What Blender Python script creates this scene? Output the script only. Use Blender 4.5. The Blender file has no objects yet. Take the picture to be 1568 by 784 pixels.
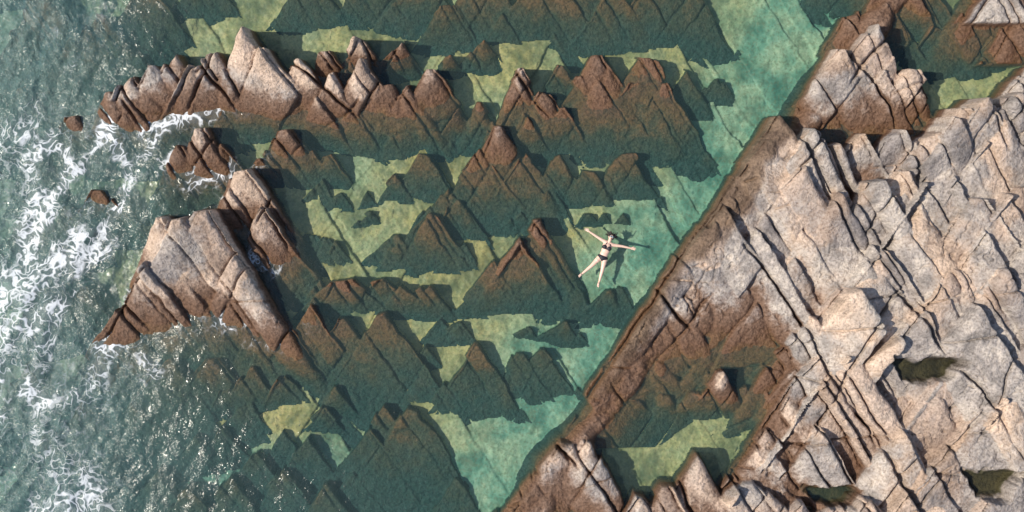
import bpy, bmesh, math, numpy as np
from mathutils import Vector, Matrix
rng=np.random.default_rng(7)
S=0.02; CX,CY=784.0,392.0; H=34.0
scene=bpy.context.scene
# ------------------------------------------------------------ noise
TAB=rng.random((256,256))
def vnoise(x,y,sc,seed=0):
    x=x/sc+seed*17.31; y=y/sc+seed*9.73
    xi=np.floor(x); yi=np.floor(y); fx=x-xi; fy=y-yi
    fx=fx*fx*fx*(fx*(fx*6-15)+10); fy=fy*fy*fy*(fy*(fy*6-15)+10)
    a=xi.astype(np.int64)&255; b=yi.astype(np.int64)&255; a1=(a+1)&255; b1=(b+1)&255
    return (TAB[a,b]*(1-fx)+TAB[a1,b]*fx)*(1-fy)+(TAB[a,b1]*(1-fx)+TAB[a1,b1]*fx)*fy
def fbm(x,y,sc,oct=4,seed=0,g=0.5):
    r=0;a=1;t=0
    for i in range(oct):
        c,s_=math.cos(i*0.9+.3),math.sin(i*0.9+.3)
        r=r+a*(vnoise(x*c-y*s_,x*s_+y*c,sc,seed+i)-.5); t+=a; a*=g; sc*=.5
    return r/t*2
def sst(a,b,x):
    t=np.clip((x-a)/(b-a),0,1); return t*t*(3-2*t)
# ------------------------------------------------------------ teeth (survey units: 2 cm)
T=[]
FL=-.62
def t(ax,ay,yb,h,zb=FL,l=.65,r=.65,w=1.0):
    k=1-max(h,0)*.8/H
    ax=CX+(ax-CX)*k; ay=CY+(ay-CY)*k
    T.append((ax,ay,yb,h,zb,l,r,w))
t(470,-60,42,.0);t(570,-80,42,.05);t(640,-70,46,.1);t(740,-70,76,.2);t(860,-90,76,.25);t(1030,-84,74,.15);t(800,-20,76,.1);t(940,-30,76,.1);t(680,-10,70,.05)
t(60,-30,150,.0);t(150,10,120,.0);t(300,-60,20,-.1);t(210,-40,70,.0)
t(110,165,240,.5);t(165,133,250,.7);t(215,130,250,.65);t(232,92,230,.9);t(262,80,220,.95);t(320,68,215,1.0)
t(195,110,245,.75);t(290,100,225,.9)
t(370,36,215,1.4,l=.5,r=.62);t(400,70,215,1.15)
t(455,80,215,.95);t(492,66,150,.9);t(545,58,125,.95,l=.9,r=.9);t(610,58,118,.9,l=1,r=.8)
t(550,84,230,1.05);t(500,108,228,.85);t(655,92,232,.8);t(625,125,230,.55);t(590,112,230,.75)
t(690,74,115,.4,l=1.0);t(745,54,112,.45,l=1.1,r=.8)
t(730,145,235,.35);t(792,94,243,.8,l=.4);t(835,135,243,.4);t(860,160,238,.25)
t(912,72,246,.35,l=.5);t(890,112,246,.2);t(932,98,246,.35);t(985,76,252,.15);t(978,116,252,.15);t(1015,125,250,.1)
t(1050,104,185,-.15);t(865,95,150,.0)
t(300,190,325,.7,l=.5);t(268,220,325,.5);t(330,215,325,.6)
t(432,186,292,.65);t(395,240,292,.2);t(500,236,290,.05);t(470,232,290,.1)
t(645,220,314,-.02);t(605,262,316,-.12);t(560,290,316,-.3);t(675,290,366,-.1)
t(768,180,346,.45,l=.5);t(735,225,344,.25);t(810,230,344,.2)
t(855,234,312,.1);t(905,250,314,.05);t(960,221,305,.12)
t(903,322,344,-.25);t(930,319,344,-.2);t(960,322,344,-.25)
t(145,280,360,.3);t(100,310,380,-.05)
t(362,250,400,1.1,l=.5);t(345,268,380,.85);t(395,318,470,.9,l=.45);t(440,360,480,.4,l=.4)
t(232,318,560,1.35,l=.42,r=.5);t(308,314,565,1.5,l=.7,r=.62);t(270,322,560,1.45)
t(660,325,415,.02,l=.95);t(610,355,415,-.2,l=1.2)
t(700,300,370,-.05)
t(826,333,482,.4,l=.8);t(790,368,482,.3,l=.85);t(750,400,482,.1)
t(520,416,490,.25,l=1,r=1.2);t(585,422,490,.15,r=1.3,l=1.3);t(660,432,488,.08,l=1.2)
t(872,488,524,-.2,l=1.6);t(820,500,524,-.33,l=1.6)
t(735,524,640,-.05,l=.75,r=.6);t(830,530,616,-.22,l=.9,r=.75);t(795,540,618,-.25)
t(470,466,610,.2);t(420,495,615,.15);t(525,480,605,.08);t(585,470,625,.08);t(370,520,600,.0)
t(320,540,630,-.05);t(250,540,660,-.05);t(180,500,640,.0)
t(385,556,634,.02);t(440,570,634,-.03);t(515,588,636,-.06);t(340,590,636,-.1)
t(625,614,840,-.08,l=.7,zb=-1.0);t(560,655,790,-.18,zb=-1.0);t(470,668,770,-.2,zb=-1.0);t(390,690,780,-.2,zb=-1.0);t(290,660,740,-.2,zb=-1.0);t(200,620,720,-.25,zb=-1.1)
t(590,620,700,-.12);t(700,730,900,-.3,zb=-1.0);t(350,730,900,-.2,zb=-1.1);t(500,740,900,-.2,zb=-1.1);t(230,720,860,-.25,zb=-1.2);t(430,720,860,-.25,zb=-1.1);t(280,745,900,-.2,zb=-1.1);t(150,700,840,-.3,zb=-1.2);t(430,655,745,-.25,zb=-1);t(340,650,740,-.22,zb=-1)
t(60,430,560,-.1,zb=-1.0);t(40,230,330,-.1,zb=-1.0);t(80,370,470,-.08,zb=-1.0);t(30,560,700,-.15,zb=-1.1);t(120,610,750,-.15,zb=-1.1);t(60,660,800,-.2,zb=-1.1);t(20,120,210,-.1,zb=-1);t(100,60,130,-.1,zb=-1);t(120,440,540,-.1,zb=-1.0);t(30,330,430,-.15,zb=-1)
rs=np.random.default_rng(21)
for (ybm,xa,xb_) in ((238,520,900),(316,430,560),(344,560,860),(415,440,560),(415,690,760),(482,880,960),(524,600,700),(560,600,680),(400,420,500),(150,1040,1120),(225,320,430),(655,300,520)):
    for _ in range(3):
        ax=rs.uniform(xa,xb_); hh_=rs.uniform(18,48); t(ax,ybm-hh_,ybm+4,rs.uniform(-.42,-.2),l=rs.uniform(.6,1.3),r=rs.uniform(.5,.8))
t(1346,24,250,1.65,l=.62,r=.55);t(1288,62,260,1.25,l=.5);t(1318,70,250,1.3);t(1400,90,255,1.15)
t(1260,110,250,.5);t(1308,8,150,.35);t(1350,-30,120,.3)
t(1500,12,95,.3);t(1440,30,90,.0);t(1545,30,100,.2);t(1430,-20,60,.05)
t(1590,88,230,1.2)
P=[(1197,172,520,1.5,-.1,.62,.62),(1180,205,480,1.3,-.1),(1140,255,520,1.2,-.1),
(1242,196,330,1.35,0),(1322,200,310,1.45,0,.9,.7),(1375,198,300,1.3,0,.9,.9),(1280,212,330,1.25,0),
(1425,195,330,1.55,0),(1476,160,330,1.8,.2),(1518,136,300,1.9,.2),(1560,130,300,1.8,.2),(1610,150,330,1.9,.2),
(1345,262,430,1.5,.1),(1285,290,480,1.4,.1),(1230,250,490,1.4,.0),(1390,250,420,1.55,.1),
(1455,232,430,1.75,.3),(1545,176,420,1.9,.3),(1500,225,420,1.75,.3),
(1096,334,590,1.3,-.5,.62,.62),(1055,395,590,.9,-.6),(1030,440,590,.7,-.6),
(1415,305,590,1.65,.3),(1300,430,590,1.3,0),(1245,475,600,1.0,-.1),(1350,380,590,1.45,.1),
(1500,290,540,1.8,.4),(1570,270,540,1.9,.4),(1610,350,590,1.9,.4),
(1530,400,650,1.75,.4),(1460,400,620,1.6,.3,.7,.9),
(1405,488,620,1.4,.1,1.2,1),
(1262,532,640,1.1,-.1),(1305,528,800,1.35,0),(1222,605,800,1.0,-.1),(1180,655,800,.9,-.1),
(1500,480,760,1.65,.3),(1580,520,780,1.8,.4),(1440,600,820,1.45,.2),(1545,600,820,1.65,.3),
(1075,700,900,1.0,-.2),(1020,738,900,.75,-.2),(980,757,900,.7,-.2),
(1150,730,900,1.1,0,.9,.9),(1310,742,900,1.25,0,1,1),(1420,718,900,1.35,0),(1555,712,900,1.5,.1),(1230,768,900,1.15,0)]
for p in P:
    p=list(p)
    if p[0]>1225: p[4]=p[4]+(p[3]-p[4])*.06
    t(*p)
t(1108,567,646,.8,-.5);t(1145,585,646,.4,-.5);t(1065,590,646,.45,-.5);t(1020,592,648,.4,-.5);t(975,600,650,.3,-.5);t(940,620,650,.25,-.5);t(1195,560,620,.2,-.4)
t(1015,540,640,.35,-.5)
t(868,668,860,.8,-.4,.8,.6);t(900,670,860,.75,-.4,.9,.45);t(845,695,860,.65,-.4);t(820,725,860,.5,-.4)
r2=np.random.default_rng(3)
for i in range(260):
    ax=r2.uniform(1660,3200); ay=r2.uniform(-900,1500); h=min(1.8+(ax-1600)/900,3.2)+r2.uniform(-.3,.3)
    T.append((ax,ay,ay+r2.uniform(180,300),h,.8,.65,.65,1))
for i in range(140):
    ax=r2.uniform(1000,1640); ay=r2.choice([r2.uniform(850,1500),r2.uniform(-900,-140)]); 
    if ay<0: ax+=300
    T.append((ax,ay,ay+r2.uniform(120,230),r2.uniform(.8,1.8),-.2,.65,.65,1))
for i in range(170):
    ax=r2.uniform(-500,900); ay=r2.choice([r2.uniform(920,1500),r2.uniform(-900,-180)])
    T.append((ax,ay,ay+r2.uniform(80,160),r2.uniform(-.3,.5),FL,.65,.65,1))
PITS=[(1352,1446,549,575),(1230,1302,745,766),(1460,1540,714,748)]
POOLS=[]
BY=np.array([-900,-200,0,20,130,170,270,360,420,480,520,590,650,700,784,900,1500])
BX=np.array([1900,1430,1318,1292,1212,1188,1128,1062,1003,962,940,903,852,800,765,700,300])
n1=(.839,-.545); n2=(.839,.545)
def axis(lo,hi,st,far):
    a=list(np.arange(lo,hi+st,st)); d=st; v=a[-1]
    while v<far: d*=1.09 if d>9 else 1.03; v+=d; a.append(v)
    d=st; v=a[0]; b=[]
    while v>-far: d*=1.09 if d>9 else 1.03; v-=d; b.append(v)
    return np.array(b[::-1]+a)
def gr_(v,w): return np.exp(-(v/w)**2)
def terrain(xs,ys):
    X,Y=np.meshgrid(xs,ys,indexing='ij')
    wx=X+fbm(X,Y,90,3,1)*8+fbm(X,Y,14,3,2)*2.2
    wy=Y+fbm(X,Y,90,3,5)*7+fbm(X,Y,14,3,6)*1.6
    sea=sst(380,20,X); deep=sst(600,780,Y)*sst(760,560,X)
    floor=FL-.40*sea-.35*deep+fbm(X,Y,70,4,9)*.06
    u1=wx*n1[0]+wy*n1[1]; u2=wx*n2[0]+wy*n2[1]
    rg=np.random.default_rng(5)
    fb=np.cumsum(6+rg.exponential(22,200))-1500; fi=np.searchsorted(fb,u1); fv=rg.uniform(-.5,.5,201)
    gb=np.cumsum(30+rg.exponential(60,80))-1500; gi=np.searchsorted(gb,u2); gv=rg.uniform(-.5,.5,81)
    floor+=(fv[fi]*.15+gv[gi]*.10)*(1-sea)*(.5+.9*sst(-.2,.3,fbm(X,Y,110,2,12)))
    xb=np.interp(wy,BY,BX); d=(wx-xb)*.83
    rim=-.85+1.10*sst(-6,44,d)-.78*sst(54,92,d)+fbm(X,Y,30,4,11)*.18*sst(0,20,d)*sst(100,70,d)+fv[fi]*.1
    rock=np.zeros_like(X); Z=floor.copy()
    m=(d>-4)&(rim>Z); rim_rock=sst(-.45,-.3,rim)
    Z=np.where(m,rim,Z); rock=np.where(m,np.where(d>60,rim_rock,1.0),rock)
    grey=np.zeros_like(X); tid=np.zeros_like(X)+.5; pit=np.zeros_like(X)
    for k,(ax,ay,yb,h,zb,l,r,w) in enumerate(T):
        rg=np.random.default_rng(1000+k)
        sl=(h-zb)/(yb-ay); yend=min(ay+(h+1.6)/sl,ay+430)
        base=-.8 if ax<1150 or h<.9 else max(zb-.7,-.8)
        K=.24; sk=(h-base)/K
        hw=(yend-ay)*max(l,r)+30
        i0,i1=np.searchsorted(xs,[ax-hw,ax+hw]); j0,j1=np.searchsorted(ys,[ay-26,yend])
        if i1<=i0 or j1<=j0: continue
        sx=wx[i0:i1,j0:j1]; sy=wy[i0:i1,j0:j1]
        dx=sx-ax; dy=sy-ay
        a1=dx*n1[0]+dy*n1[1]; a2=dx*n2[0]+dy*n2[1]; a3=dy+rg.uniform(-.2,.4)*dx
        plat=(ax>1100 and h>.85 and ay>130)
        bigf=(1.45 if plat else (1.2 if h>.8 else .95))*rg.uniform(.7,1.4)
        b1=np.cumsum(10+rg.exponential(30,60)*bigf); b1-=b1[30]; b2=np.cumsum(25+rg.exponential(60,40)*bigf); b2-=b2[20]
        b3=np.cumsum(rg.uniform(50,190,12)); b3-=10
        s1=np.searchsorted(b1,a1); s2=np.searchsorted(b2,a2); s3=np.searchsorted(b3,a3)
        def near(b,s,a): 
            n_=len(b); return np.minimum(np.abs(a-b[np.clip(s,0,n_-1)]),np.abs(a-b[np.clip(s-1,0,n_-1)]))
        f1=near(b1,s1,a1); f2=near(b2,s2,a2); f3=near(b3,s3,a3)
        o1=rg.uniform(-1,1,62); o2=rg.uniform(-1,1,42); tt=rg.uniform(-1,1,(62,42,3))
        big=.65+.35*min(1,max(0,h))
        if plat: big=2.1
        ts=tt[s1,s2]
        c1=b1[np.clip(s1-1,0,59)]; c2=b2[np.clip(s2-1,0,39)]
        off=(.10*o1[s1]+.08*o2[s2]+.05*ts[...,2])*big+(ts[...,0]*np.clip(a1-c1,0,60)*.0028+ts[...,1]*np.clip(a2-c2,0,110)*.0018)*big
        tilt=rg.uniform(-.0035,.0035)*(h>.5)
        plane0=h-sl*dy+tilt*dx
        fade=.18+.82*sst(-.6,-.1,plane0)
        g1=(.35+.65*(o1[s1]>-.2)); g2=(o2[s2]>-.3)*1.0; g3=(ts[...,2]>0)*1.0
        gr=.20*gr_(f1,1.3)*g1+.17*gr_(f2,1.3)*g2+.12*gr_(f3,1.1)*g3
        gr=gr+.06*np.exp(-f1/4.)*g1+.06*np.exp(-f2/4.)*g2+.03*np.exp(-f3/4.)*g3
        plane=plane0+(off-gr*min(big,1.4))*fade
        nl=math.hypot(1,l); nr=math.hypot(1,r)
        dl=(dx+l*dy)/nl+5.5*o1[s1]; dr=(-dx+r*dy)/nr+5.5*o2[s2]
        e=np.minimum(dl,dr)
        tr_=rg.uniform(-17,0)*(.5 if h<-.1 else 1)
        e=np.minimum(e,(dy+rg.uniform(-.35,.35)*dx+tr_)*.8)
        cliff=h+.02+K*e
        z=np.minimum(plane,np.where(e>-sk,cliff,-9))
        z= z-(.18*np.exp(-np.maximum(e,0)/7.0))*(h>.3)
        cur=Z[i0:i1,j0:j1]; m=(z>cur)&(z>-.85-.5*(ax<600))
        cur[m]=z[m]; rock[i0:i1,j0:j1][m]=1
        g=np.clip(dy/(yb-ay),0,1.5)+.25*ts[...,0]
        grey[i0:i1,j0:j1][m]=g[m]; tid[i0:i1,j0:j1][m]=(.5+.5*ts[...,1])[m]
    px=X+fbm(X,Y,22,3,15)*11; py=Y+fbm(X,Y,22,3,16)*10
    for (x0,x1,y0,y1) in PITS:
        reg=(X>x0)&(X<x1)&(Y>y0)&(Y<y1); Lp=np.percentile(Z[reg],30)-.20
        e=np.minimum(py-y0,np.minimum((px-x0)-(py-y0)*.7,(x1-px)-(py-y0)*.7)); e=np.minimum(e,y1-py)
        pz=Lp-.10-.22*e/6; pz=np.maximum(pz,Lp-.22)
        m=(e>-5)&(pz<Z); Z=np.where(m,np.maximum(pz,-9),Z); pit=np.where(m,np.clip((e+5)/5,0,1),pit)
        POOLS.append((x0,x1,y0,y1,Lp-.06))
    up=sst(-.2,.6,Z)
    g1=np.abs(((u1+fbm(X,Y,200,2,77)*30)/137.)%1-.5)*137; g2=np.abs(((u2+fbm(X,Y,200,2,78)*40)/211.)%1-.5)*211
    brk=sst(-.1,.25,fbm(X,Y,120,2,79))
    Z=Z-rock*(1-pit)*(gr_(g1,2.2)*.38*brk+gr_(g2,2.0)*.30*brk)*up
    ch=fbm(X,Y,34,5,21,.62)
    cr=np.abs(fbm(X,Y,55,4,41)); cr2=np.abs(fbm(X,Y,22,3,45)+.1)
    crack=gr_(cr,.014)*.10*sst(-.1,.2,fbm(X,Y,80,2,43))+gr_(cr2,.018)*.04*sst(0,.3,fbm(X,Y,60,2,44))
    Z=Z+rock*(1-pit)*(ch*.08*(.4+.6*up)+fbm(X,Y,6,2,23)*.024-crack*up)+(1-rock)*fbm(X,Y,9,3,51)*.03
    R=np.hypot(X-CX,Y-CY); far=sst(2400,9000,R)*sst(0,1500,d)
    Z=Z+far*(6+4*fbm(X,Y,2500,3,61))
    Z=Z-sst(-100,-1500,X)*5
    Zc=Z.copy(); Zc[1:-1,1:-1]=(6*Z[1:-1,1:-1]+Z[2:,1:-1]+Z[:-2,1:-1]+Z[1:-1,2:]+Z[1:-1,:-2])/10; Z=Zc
    return X,Y,Z,rock,grey,tid,sea,deep,d,pit
def grid_obj(name,X,Y,Z,attrs):
    nx,ny=X.shape
    co=np.stack([(X-CX)*S,(CY-Y)*S,Z],-1).reshape(-1,3).astype(np.float32)
    i=np.arange((nx-1)*(ny-1)); a=(i//(ny-1))*ny+i%(ny-1)
    q=np.stack([a,a+ny,a+ny+1,a+1],-1)[:,::-1].astype(np.int32)
    me=bpy.data.meshes.new(name); me.vertices.add(len(co)); me.vertices.foreach_set('co',co.ravel())
    me.loops.add(q.size); me.loops.foreach_set('vertex_index',q.ravel())
    me.polygons.add(len(q)); me.polygons.foreach_set('loop_start',np.arange(0,q.size,4,dtype=np.int32))
    me.polygons.foreach_set('loop_total',np.full(len(q),4,np.int32))
    me.polygons.foreach_set('use_smooth',np.ones(len(q),bool))
    me.update(calc_edges=True)
    for k,v in attrs.items():
        at=me.attributes.new(k,'FLOAT','POINT'); at.data.foreach_set('value',v.ravel().astype(np.float32))
    ob=bpy.data.objects.new(name,me); scene.collection.objects.link(ob); return ob
xs=axis(-70,1640,1.4,15000); ys=axis(-70,855,1.4,15000)
X,Y,Z,rock,grey,tid,sea,deep,dd,pit=terrain(xs,ys)
chan=np.clip(np.maximum(sst(-170,-50,dd+fbm(X,Y,90,3,71)*60)*(dd<30), sst(655,720,Y)*sst(20,-40,dd)),0,1)
chan=np.maximum(chan,sst(500,640,Y)*sst(20,-40,dd)*sst(620,760,X)*.9)
chan=np.maximum(chan,.24+.7*fbm(X,Y,120,3,72)*(dd<30))
chan=np.maximum(chan,sst(540,480,X)*sst(330,300,Y)*.25)
alg=sst(44,22,dd+fbm(X,Y,60,4,73)*26)*(dd>-60)*sst(900,1000,X+Y*.3)*np.maximum(sst(150,180,Y),sst(1235,1215,X))
nA=fbm(X,Y,100,4,101,.6)*.5+.5; nB=fbm(X,Y,24,4,105,.65)*.5+.5; nD=fbm(X,Y,46,4,109,.6)*.5+.5
terr=grid_obj('rocky_shore_ground',X,Y,Z,dict(rock=rock,grey=grey,tid=tid,chan=chan,deep=np.maximum(sea,deep),nA=nA,nB=nB,nD=nD,pit=pit,alg=alg))

class N:
    def __init__(s,mat):
        mat.use_nodes=True; s.t=mat.node_tree; s.t.nodes.clear()
    def n(s,ty,**kw):
        nd=s.t.nodes.new(ty)
        ins=kw.pop('i',{})
        for k,v in kw.items(): setattr(nd,k,v)
        for k,v in ins.items():
            if isinstance(v,bpy.types.NodeSocket): s.t.links.new(v,nd.inputs[k])
            else: nd.inputs[k].default_value=v
        return nd
    def m(s,op,a,b=0.0,c=0.0,clamp=False):
        return s.n('ShaderNodeMath',operation=op,use_clamp=clamp,i={0:a,1:b,2:c}).outputs[0]
    def mix(s,f,a,b,bt='MIX'):
        nd=s.n('ShaderNodeMix',data_type='RGBA',blend_type=bt); 
        for k,v in ((0,f),(6,a),(7,b)):
            if isinstance(v,bpy.types.NodeSocket): s.t.links.new(v,nd.inputs[k])
            else: nd.inputs[k].default_value=v if k==0 else (*v,1)
        return nd.outputs[2]
    def ramp(s,f,stops,interp='LINEAR'):
        nd=s.n('ShaderNodeValToRGB',i={0:f}); cr=nd.color_ramp; cr.interpolation=interp
        while len(cr.elements)<len(stops): cr.elements.new(.5)
        for e,(p,c) in zip(cr.elements,stops):
            e.position=p; e.color=(*c,1) if not isinstance(c,(int,float)) else (c,c,c,1)
        return nd.outputs[0]
    def rng(s,v,a,b,c=0.,d=1.,smooth=True):
        return s.n('ShaderNodeMapRange',interpolation_type='SMOOTHSTEP' if smooth else 'LINEAR',i={0:v,1:a,2:b,3:c,4:d}).outputs[0]
    def noise(s,vec,sc,det=4,rough=.55,dist=0):
        return s.n('ShaderNodeTexNoise',i={'Vector':vec,'Scale':sc,'Detail':det,'Roughness':rough,'Distortion':dist}).outputs[0]
    def at(s,name): return s.n('ShaderNodeAttribute',attribute_name=name).outputs['Fac']
mat=bpy.data.materials.new('wet_and_dry_sandstone'); n=N(mat)
geo=n.n('ShaderNodeNewGeometry'); P_=geo.outputs['Position']
sep=n.n('ShaderNodeSeparateXYZ',i={0:P_}); z=sep.outputs[2]
nA_=n.at('nA'); nB_=n.at('nB'); nD_=n.at('nD'); nC=n.noise(P_,12,3,.7)
zz=n.m('ADD',z,n.m('MULTIPLY',n.m('SUBTRACT',nB_,.5),.34)); zz=n.m('ADD',zz,n.m('MULTIPLY',n.m('SUBTRACT',nC,.5),.16))
alg_=n.at('alg')
f=n.rng(n.m('SUBTRACT',zz,n.m('MULTIPLY',n.rng(zz,.0,.3),n.m('MULTIPLY',alg_,.25))),-2.2,1.0,0,1,False)
def zp(v): return (v+2.2)/3.2
rockc=n.ramp(f,[(0,(.014,.062,.068)),(zp(-1.0),(.015,.060,.062)),(zp(-.58),(.022,.060,.052)),(zp(-.34),(.050,.064,.040)),(zp(-.14),(.145,.085,.036)),(zp(.1),(.140,.076,.045)),(zp(.32),(.175,.108,.074)),(zp(.45),(.26,.175,.13))])
grey_=n.at('grey'); tid_=n.at('tid'); pit_=n.at('pit')
warm=n.ramp(nD_,[(.3,(.38,.285,.22)),(.45,(.49,.375,.29)),(.6,(.57,.445,.355)),(.75,(.45,.365,.30))])
greyc=n.ramp(nB_,[(.3,(.22,.205,.195)),(.5,(.34,.31,.29)),(.7,(.46,.415,.37))])
gf=n.m('ADD',n.m('MULTIPLY',grey_,.75),n.m('MULTIPLY',n.m('SUBTRACT',nA_,.5),2.2)); gf=n.m('ADD',gf,n.m('MULTIPLY',n.m('SUBTRACT',nC,.5),.5))
dry=n.mix(n.rng(gf,.08,.6,0,.92),warm,greyc)
dry=n.mix(1.0,dry,n.ramp(tid_,[(0,(.74,.73,.75)),(1,(1.12,1.10,1.07))]),'MULTIPLY')
dryf=n.m('MULTIPLY',n.rng(zz,.33,.56),n.m('SUBTRACT',1.0,n.m('MULTIPLY',alg_,.96)))
rc=n.mix(dryf,rockc,dry)
rc=n.mix(n.m('MULTIPLY',n.m('MULTIPLY',alg_,n.rng(z,.2,.5)),.85),rc,n.ramp(nB_,[(.3,(.085,.055,.036)),(.7,(.19,.13,.085))]))
rc=n.mix(1.0,rc,n.ramp(nC,[(.3,(.55,.53,.52)),(.5,(1,1,1)),(.7,(1.35,1.35,1.35))]),'MULTIPLY')
pool=n.ramp(nD_,[(.3,(.17,.17,.07)),(.45,(.31,.28,.11)),(.6,(.45,.39,.16)),(.75,(.33,.33,.16))])
gre=n.ramp(nD_,[(.3,(.065,.19,.145)),(.5,(.15,.32,.24)),(.72,(.30,.43,.30))])
sand=n.mix(n.at('chan'),pool,gre)
sand=n.mix(n.rng(n.m('ADD',n.at('deep'),n.m('MULTIPLY',n.m('SUBTRACT',nA_,.5),.7)),.4,1.1,0,.55),sand,(.10,.22,.19))
sand=n.mix(n.rng(zz,-.65,-1.0,0,.35),sand,(.08,.23,.19))
sand=n.mix(n.rng(nC,.48,.64,0,.45),sand,(.12,.12,.06))
sand=n.mix(n.rng(nB_,.52,.75,0,.45),sand,(.10,.14,.085))
rk=n.rng(n.m('ADD',n.at('rock'),n.m('MULTIPLY',n.m('SUBTRACT',nC,.5),.5)),.4,.6)
col=n.mix(rk,sand,rc)
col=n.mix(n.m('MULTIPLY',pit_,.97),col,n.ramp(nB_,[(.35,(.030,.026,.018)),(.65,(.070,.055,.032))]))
bmp=n.n('ShaderNodeBump',i={'Strength':1.0,'Distance':1.0,'Height':n.m('MULTIPLY',nC,n.m('ADD',n.m('MULTIPLY',rk,.06),.015))})
bs=n.n('ShaderNodeBsdfPrincipled',i={'Base Color':col,'Roughness':n.rng(dryf,0,1,.5,.9),'Normal':bmp.outputs[0]})
bs.inputs['Specular IOR Level'].default_value=.25
n.n('ShaderNodeOutputMaterial',i={0:bs.outputs[0]})
terr.data.materials.append(mat)

# ------------------------------------------------------------ water
xw=axis(-90,1650,2.2,14900); yw=axis(-90,870,2.2,14900)
XW,YW=np.meshgrid(xw,yw,indexing='ij')
ix=np.clip(np.searchsorted(xs,xw),0,len(xs)-1); iy=np.clip(np.searchsorted(ys,yw),0,len(ys)-1)
TZ=Z[np.ix_(ix,iy)]
wavy=np.clip(sst(360,0,XW+fbm(XW,YW,150,3,81)*110)+.18*sst(600,784,YW)*sst(640,400,XW),0,1)
wave=(fbm(XW+YW*.35,YW*.45,80,4,91)*.22+(1-np.abs(fbm(XW*.9+YW*.5,YW*.5,46,3,95))*2)*.09+fbm(XW,YW,14,3,97)*.05)*wavy
calm=fbm(XW,YW,26,3,98)*.014
ZW=wave+calm
nb=np.exp(-((TZ-.05)/.28)**2)
for _ in range(9): nb[1:-1,1:-1]=(nb[1:-1,1:-1]+nb[2:,1:-1]+nb[:-2,1:-1]+nb[1:-1,2:]+nb[1:-1,:-2])/5
sa=(XW*.8+YW*.6); sb=(YW*.8-XW*.6)
streak=1-np.abs(fbm(sa*.8,sb*.45,62,5,86,.6))*3.8
patch=sst(-.1,.9,streak)*sst(-.45,.35,fbm(XW,YW,120,3,84))
foam=np.clip(.72*sst(290,0,XW+fbm(XW,YW,110,3,83)*180)*(.42+.58*sst(100,330,YW))+.85*nb*sst(560,300,XW)*sst(60,200,YW)*sst(600,500,YW)+.3*np.clip(fbm(XW,YW,90,3,85),0,1)*sst(480,200,XW),0,1)
foam*=(sst(-500,-100,XW)*.9+.1)*(.20+.80*patch)
water=grid_obj('sea_water',XW,YW,ZW,dict(foam=foam,seam=wavy,w1=fbm(XW,YW,40,4,120)*.8+fbm(XW,YW,9,2,122)*.16,w2=fbm(XW,YW,40,4,130)*.8+fbm(XW,YW,9,2,132)*.16,nA=fbm(XW,YW,90,4,140)*.5+.5))
mat=bpy.data.materials.new('clear_sea_water'); n=N(mat)
geo=n.n('ShaderNodeNewGeometry'); P_=geo.outputs['Position']
seam=n.at('seam'); fo=n.at('foam')
wv=n.n('ShaderNodeCombineXYZ',i={0:n.at('w1'),1:n.at('w2')}).outputs[0]
pv=n.n('ShaderNodeVectorMath',operation='ADD',i={0:P_,1:wv}).outputs[0]
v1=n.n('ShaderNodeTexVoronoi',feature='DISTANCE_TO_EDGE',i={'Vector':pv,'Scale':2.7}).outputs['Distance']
r2_=n.noise(P_,3.2,4,.6,.4)
hh=n.m('MULTIPLY',n.m('MULTIPLY',r2_,.15),n.m('ADD',n.m('MULTIPLY',seam,1.0),.18))
bm=n.n('ShaderNodeBump',i={'Strength':1.,'Distance':1.,'Height':hh})
lens=n.ramp(v1,[(0,(1,1,1)),(.035,(.96,.985,.96)),(.10,(.84,.90,.87)),(.22,(.80,.875,.85))])  # caustic light lines painted as a cellular tint in the water surface
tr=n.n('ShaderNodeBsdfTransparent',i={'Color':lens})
gl=n.n('ShaderNodeBsdfGlossy',i={'Color':(1,1,1,1),'Roughness':.13,'Normal':bm.outputs[0]})
fr=n.n('ShaderNodeFresnel',i={'IOR':1.33,'Normal':bm.outputs[0]})
body=n.n('ShaderNodeBsdfDiffuse',i={'Color':n.mix(n.at('nA'),(.12,.27,.28),(.27,.40,.35)),'Normal':bm.outputs[0]})
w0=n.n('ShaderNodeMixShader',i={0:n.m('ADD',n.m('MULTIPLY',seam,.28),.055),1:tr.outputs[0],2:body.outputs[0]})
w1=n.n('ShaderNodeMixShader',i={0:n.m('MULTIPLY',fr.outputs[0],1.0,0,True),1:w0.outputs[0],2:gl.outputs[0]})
lace=n.m('SUBTRACT',n.m('MULTIPLY',fo,.17),n.m('MULTIPLY',v1,.85))
lace=n.m('ADD',lace,n.m('MULTIPLY',n.m('SUBTRACT',r2_,.5),.34))
ff=n.m('ADD',n.rng(lace,-.05,.10,0,.76),n.m('MULTIPLY',fo,.16))
ff=n.m('MULTIPLY',ff,n.rng(fo,.04,.4))
fd=n.n('ShaderNodeBsdfDiffuse',i={'Color':(.76,.79,.82,1)})
w2=n.n('ShaderNodeMixShader',i={0:ff,1:w1.outputs[0],2:fd.outputs[0]})
n.n('ShaderNodeOutputMaterial',i={0:w2.outputs[0]})
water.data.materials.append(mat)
wm=bpy.data.materials.new('still_pool_water'); n=N(wm)
P_=n.n('ShaderNodeNewGeometry').outputs['Position']
bmn=n.n('ShaderNodeBump',i={'Strength':1.,'Distance':1.,'Height':n.m('MULTIPLY',n.noise(P_,6,2),.004)})
a_=n.n('ShaderNodeBsdfTransparent',i={'Color':(.85,.9,.8,1)}); b_=n.n('ShaderNodeBsdfGlossy',i={'Color':(1,1,1,1),'Roughness':.05,'Normal':bmn.outputs[0]})
mx=n.n('ShaderNodeMixShader',i={0:n.n('ShaderNodeFresnel',i={'IOR':1.33}).outputs[0],1:a_.outputs[0],2:b_.outputs[0]})
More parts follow.
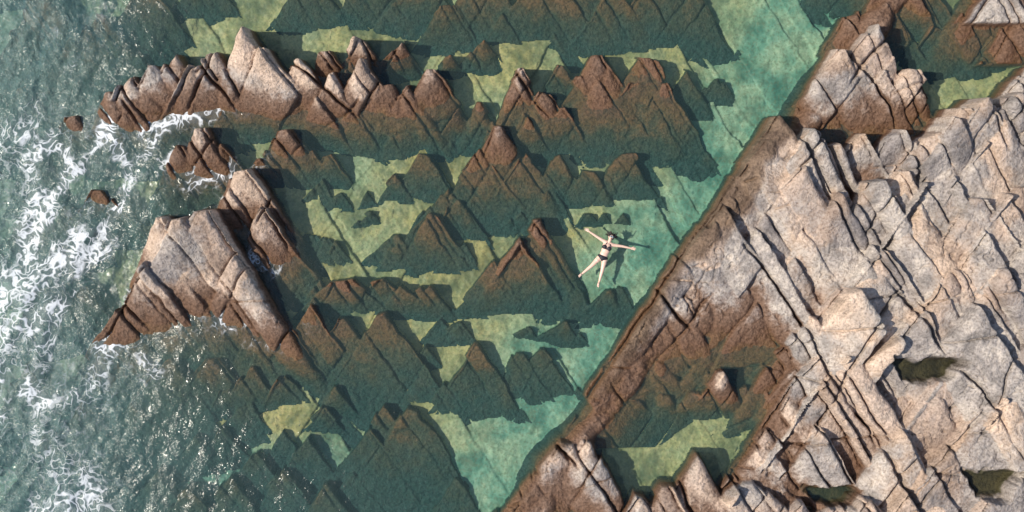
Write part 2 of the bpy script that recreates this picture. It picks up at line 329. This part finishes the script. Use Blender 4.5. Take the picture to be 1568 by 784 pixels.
n.n('ShaderNodeOutputMaterial',i={0:mx.outputs[0]})
for (x0,x1,y0,y1,L_) in POOLS:
    b=bmesh.new(); dd_=(y1-y0)*.7
    pts=[(x0-1,y0-1),(x1+1,y0-1),(x1+1-dd_,y1+1),(x0-1+dd_,y1+1)]
    b.faces.new([b.verts.new(((p[0]-CX)*S,(CY-p[1])*S,L_)) for p in pts][::-1])
    mm=bpy.data.meshes.new('tide_pool_water'); b.to_mesh(mm); b.free(); mm.materials.append(wm)
    scene.collection.objects.link(bpy.data.objects.new('tide_pool_water',mm))

# ------------------------------------------------------------ swimmer
def W(px,py,z=0.): return Vector(((px-CX)*S,(CY-py)*S,z))
def simple(name,col,rough,spec=.5,var=.08,sc=30):
    m=bpy.data.materials.new(name); q=N(m)
    tc=q.n('ShaderNodeTexCoord'); no=q.noise(tc.outputs['Object'],sc,3)
    c=q.mix(no,tuple(v*(1-var) for v in col),tuple(v*(1+var) for v in col))
    b=q.n('ShaderNodeBsdfPrincipled',i={'Base Color':c,'Roughness':rough}); b.inputs['Specular IOR Level'].default_value=spec
    q.n('ShaderNodeOutputMaterial',i={0:b.outputs[0]}); return m
skin_m=simple('skin',(.74,.50,.39),.4); black_m=simple('black_swim_fabric',(.012,.012,.018),.6,var=.3)
hair_m=simple('dark_hair',(.02,.012,.008),.4,var=.4); glass_m=simple('mask_glass',(.35,.42,.46),.05,.9); rub_m=simple('mask_rubber',(.015,.015,.017),.4); lip_m=simple('lips',(.42,.13,.11),.4)
def cap(bm,a,b,ra,rb,flat=1.0,seg=14):
    a=Vector(a);b=Vector(b);ax=(b-a);L=ax.length
    q=ax.to_track_quat('Z','Y').to_matrix().to_4x4()
    rings=[]
    prof=[(-ra*math.cos(tt),ra*math.sin(tt)) for tt in np.linspace(.12,math.pi/2,5)]+[(L+rb*math.sin(tt),rb*math.cos(tt)) for tt in np.linspace(0,math.pi/2-.12,5)]
    for (h_,r_) in prof:
        rg_=[]
        for k in range(seg):
            an=2*math.pi*k/seg; v=q@Vector((r_*math.cos(an),r_*math.sin(an),h_))
            v.z*=flat; rg_.append(bm.verts.new(a+v))
        rings.append(rg_)
    for i in range(len(rings)-1):
        for k in range(seg): bm.faces.new((rings[i][k],rings[i][(k+1)%seg],rings[i+1][(k+1)%seg],rings[i+1][k]))
    bm.faces.new(rings[0][::-1]); bm.faces.new(rings[-1])
def ell(bm,c,r,rot=0,seg=20):
    m=Matrix.Translation(Vector(c))@Matrix.Rotation(rot,4,'Z')@Matrix.Diagonal((*r,1))
    bmesh.ops.create_uvsphere(bm,u_segments=seg,v_segments=seg//2+2,radius=1,matrix=m)
neck=W(932.6,370.5);pel=W(922.6,394.5); up=(neck-pel).normalized(); rt=Vector((up.y,-up.x,0)); BA=math.atan2(-up.x,up.y)
def B(o,u_,r_,z_): return o+up*u_+rt*r_+Vector((0,0,z_))
Z0=.03
bm=bmesh.new()
ell(bm,B(pel,.00,0,Z0-.01),(.165,.12,.10),BA)
ell(bm,B(pel,.13,0,Z0),(.128,.14,.088),BA)
ell(bm,B(pel,.25,0,Z0+.01),(.135,.14,.098),BA)
ell(bm,B(pel,.36,0,Z0+.01),(.155,.13,.10),BA)
ell(bm,B(pel,.43,0,Z0),(.16,.07,.07),BA)
for s_ in(-1,1):
    ell(bm,B(pel,.33,s_*.072,Z0+.085),(.062,.064,.045),BA)
    ell(bm,B(pel,-.03,s_*.085,Z0-.05),(.085,.10,.075),BA)
cap(bm,B(neck,-.05,0,Z0),B(neck,.07,0,Z0+.01),.056,.05)
hc=B(neck,.155,.0,Z0+.03)
ell(bm,hc,(.075,.105,.088),BA); ell(bm,B(hc,-.055,0,.03),(.052,.055,.055),BA)
ell(bm,B(hc,-.012,0,.092),(.014,.026,.022),BA); ell(bm,B(hc,-.095,0,.045),(.022,.018,.025),BA)
for s_ in(-1,1): ell(bm,B(hc,-.0,s_*.077,0),(.012,.030,.020),BA)
def arm(sh,el,wr,side):
    cap(bm,B(neck,-.045,side*.07,Z0),sh,.062,.055); cap(bm,sh,el,.053,.037); cap(bm,el,wr,.040,.025)
    ell(bm,sh.lerp(el,.35),(.05,.05,.05))
    d=(wr-el).normalized(); pr=Vector((d.y,-d.x,0))
    ell(bm,wr+d*.045,(.040,.056,.018),math.atan2(-d.x,d.y))
    for k,(o,L) in enumerate([(-.030,.072),(-.010,.084),(.010,.080),(.028,.062)]):
        dd_=(d+pr*o*4.5).normalized()
        p0=wr+d*.078+pr*o; p1=p0+dd_*L*.5+Vector((0,0,.004)); p2=p0+dd_*L+Vector((0,0,.014))
        cap(bm,p0,p1,.0095,.0088,seg=8); cap(bm,p1,p2,.0088,.0072,seg=8)
    td=(d*.75+up*.75).normalized()
    p0=wr+d*.025+up*.02; p1=p0+td*.045; p2=p1+(td+d*.5).normalized()*.032
    cap(bm,p0,p1,.014,.011,seg=8); cap(bm,p1,p2,.011,.009,seg=8)
shl=B(neck,-.035,-.165,Z0-.005); shr=B(neck,-.035,.165,Z0-.005)
arm(shl,W(912.5,361.5,Z0),W(902,354.5,Z0+.005),-1)
arm(shr,W(953.5,377.3,Z0),W(965.5,380,Z0+.005),1)
def leg(hp,kn,an,toe):
    cap(bm,hp,kn,.088,.056); ell(bm,hp.lerp(kn,.3),(.085,.085,.085)); cap(bm,kn,an,.056,.034)
    ell(bm,kn.lerp(an,.3)-Vector((0,0,.015)),(.054,.054,.05))
    d=(toe-an); cap(bm,an-d.normalized()*.03-Vector((0,0,.03)),an+d*.6,.034,.036); cap(bm,an+d*.5,toe,.038,.022,flat=.8)
    dn=d.normalized(); pr=Vector((dn.y,-dn.x,0)).normalized()
    for k,(o,r_) in enumerate([(-.028,.013),(-.012,.010),(.001,.009),(.013,.009),(.025,.008)]):
        cap(bm,toe+pr*o-dn*.02,toe+pr*o+dn*(.028-.004*k),r_,r_*.85,seg=8)
hl=B(pel,-.03,-.085,Z0-.01); hr=B(pel,-.03,.085,Z0-.01)
leg(hl,W(905.5,407.3,Z0-.01),W(892,418.5,Z0-.05),W(887,422.5,Z0+.0))
leg(hr,W(922,415,Z0-.02),W(917.5,431.5,Z0-.06),W(915.5,438,Z0-.01))
me=bpy.data.meshes.new('swimmer_raw'); bm.to_mesh(me); bm.free()
raw=bpy.data.objects.new('raw',me); scene.collection.objects.link(raw)
md=raw.modifiers.new('r','REMESH'); md.mode='VOXEL'; md.voxel_size=.0055; md.use_smooth_shade=True
ms=raw.modifiers.new('s','SMOOTH'); ms.factor=.6; ms.iterations=4
bpy.context.view_layer.update()
dg=bpy.context.evaluated_depsgraph_get(); bme=bpy.data.meshes.new_from_object(raw.evaluated_get(dg))
bpy.data.objects.remove(raw)
root=bpy.data.objects.new('floating_woman',None); scene.collection.objects.link(root)
def child(name,me,m):
    o=bpy.data.objects.new(name,me); scene.collection.objects.link(o); o.parent=root
    me.materials.clear(); me.materials.append(m)
    for p in me.polygons: p.use_smooth=True
    return o
child('body',bme,skin_m)
def garment(name,fn,off,m):
    b=bmesh.new(); b.from_mesh(bme)
    rm=[]
    for f in b.faces:
        c=f.calc_center_median()-pel; u_=c.dot(up); r_=c.dot(rt)
        if not fn(u_,r_,c.z): rm.append(f)
    bmesh.ops.delete(b,geom=rm,context='FACES')
    b.normal_update()
    for v in b.verts: v.co+=v.normal*off
    mm=bpy.data.meshes.new(name); b.to_mesh(mm); b.free()
    o=child(name,mm,m); s=o.modifiers.new('t','SOLIDIFY'); s.thickness=.005; s.offset=-1; return o
def top(u_,r_,z_):
    if abs(r_)>.20: return False
    if z_>.02:
        for s_ in(-1,1):
            q=((r_-s_*.075)/.070)**2+((u_-.325)/.062)**2
            if q<1: return True
            if abs(r_-s_*(.075+(u_-.37)*-.2))<.010 and .36<u_<.475: return True
    return .270<u_<.305 and abs(r_)<.175
def bot(u_,r_,z_):
    if abs(r_)>.21: return False
    wd=.18 if u_>.015 else max(.03,.18-(.015-u_)*1.55)
    return -.10<u_<.058 and (abs(r_)<wd)
garment('bikini_top',top,.007,black_m); garment('bikini_bottom',bot,.007,black_m)
def part(name,build,m):
    b=bmesh.new(); build(b); mm=bpy.data.meshes.new(name); b.to_mesh(mm); b.free(); return child(name,mm,m)
def hair(b):
    ell(b,B(hc,.022,0,-.018),(.088,.108,.092),BA)
    for k in range(26):
        a=r2.uniform(-1.5,1.5); st=B(hc,.06*math.cos(a),.07*math.sin(a),-.03)
        d=up*math.cos(a)+rt*math.sin(a)
        mid=st+d*r2.uniform(.05,.08); en=mid+d*r2.uniform(.03,.08)+rt*r2.uniform(-.04,.04)
        cap(b,st,mid,.022,.015,.5,8); cap(b,mid,en,.015,.004,.5,8)
part('hair',hair,hair_m)
def maskf(b):
    ell(b,B(hc,.016,0,.072),(.070,.036,.036),BA)
    cap(b,B(hc,.016,-.07,.05),B(hc,.03,-.092,-.02),.010,.010); cap(b,B(hc,.016,.07,.05),B(hc,.03,.092,-.02),.010,.010)
part('diving_mask',maskf,rub_m)
part('mask_lens',lambda b:[ell(b,B(hc,.018,s_*.031,.100),(.027,.022,.012),BA) for s_ in(-1,1)],glass_m)
part('snorkel',lambda b:(cap(b,B(hc,-.055,0,.095),B(hc,-.05,.075,.09),.011,.011),cap(b,B(hc,-.05,.075,.09),B(hc,.16,.115,.09),.011,.011),cap(b,B(hc,.16,.115,.09),B(hc,.2,.115,.11),.013,.013)),rub_m)
part('lips',lambda b:ell(b,B(hc,-.062,0,.083),(.020,.009,.008),BA),lip_m)

# ------------------------------------------------------------ light
az=math.radians(186); el=math.radians(49)
sd=Vector((math.cos(az)*math.cos(el),math.sin(az)*math.cos(el),math.sin(el)))
L=bpy.data.lights.new('sun','SUN'); L.energy=5.0; L.angle=math.radians(.6); L.color=(1,.91,.77)
so=bpy.data.objects.new('sun',L); scene.collection.objects.link(so); so.rotation_euler=sd.to_track_quat('Z','Y').to_euler()
w=bpy.data.worlds.new('World'); scene.world=w; w.use_nodes=True; nt=w.node_tree
sk=nt.nodes.new('ShaderNodeTexSky'); sk.sky_type='NISHITA'; sk.sun_disc=False; sk.sun_elevation=el; sk.sun_rotation=math.radians(90)-az
bg=nt.nodes['Background']; bg.inputs[1].default_value=.15; nt.links.new(sk.outputs[0],bg.inputs[0])
scene.view_settings.view_transform='Standard'; scene.view_settings.look='None'; scene.view_settings.exposure=0
cam=bpy.data.cameras.new('camera'); cam.sensor_width=36; cam.lens=36*H/(1568*S); cam.clip_end=2000
co=bpy.data.objects.new('camera',cam); scene.collection.objects.link(co); co.location=(0,0,H); co.rotation_euler=(0,0,0)
scene.camera=co
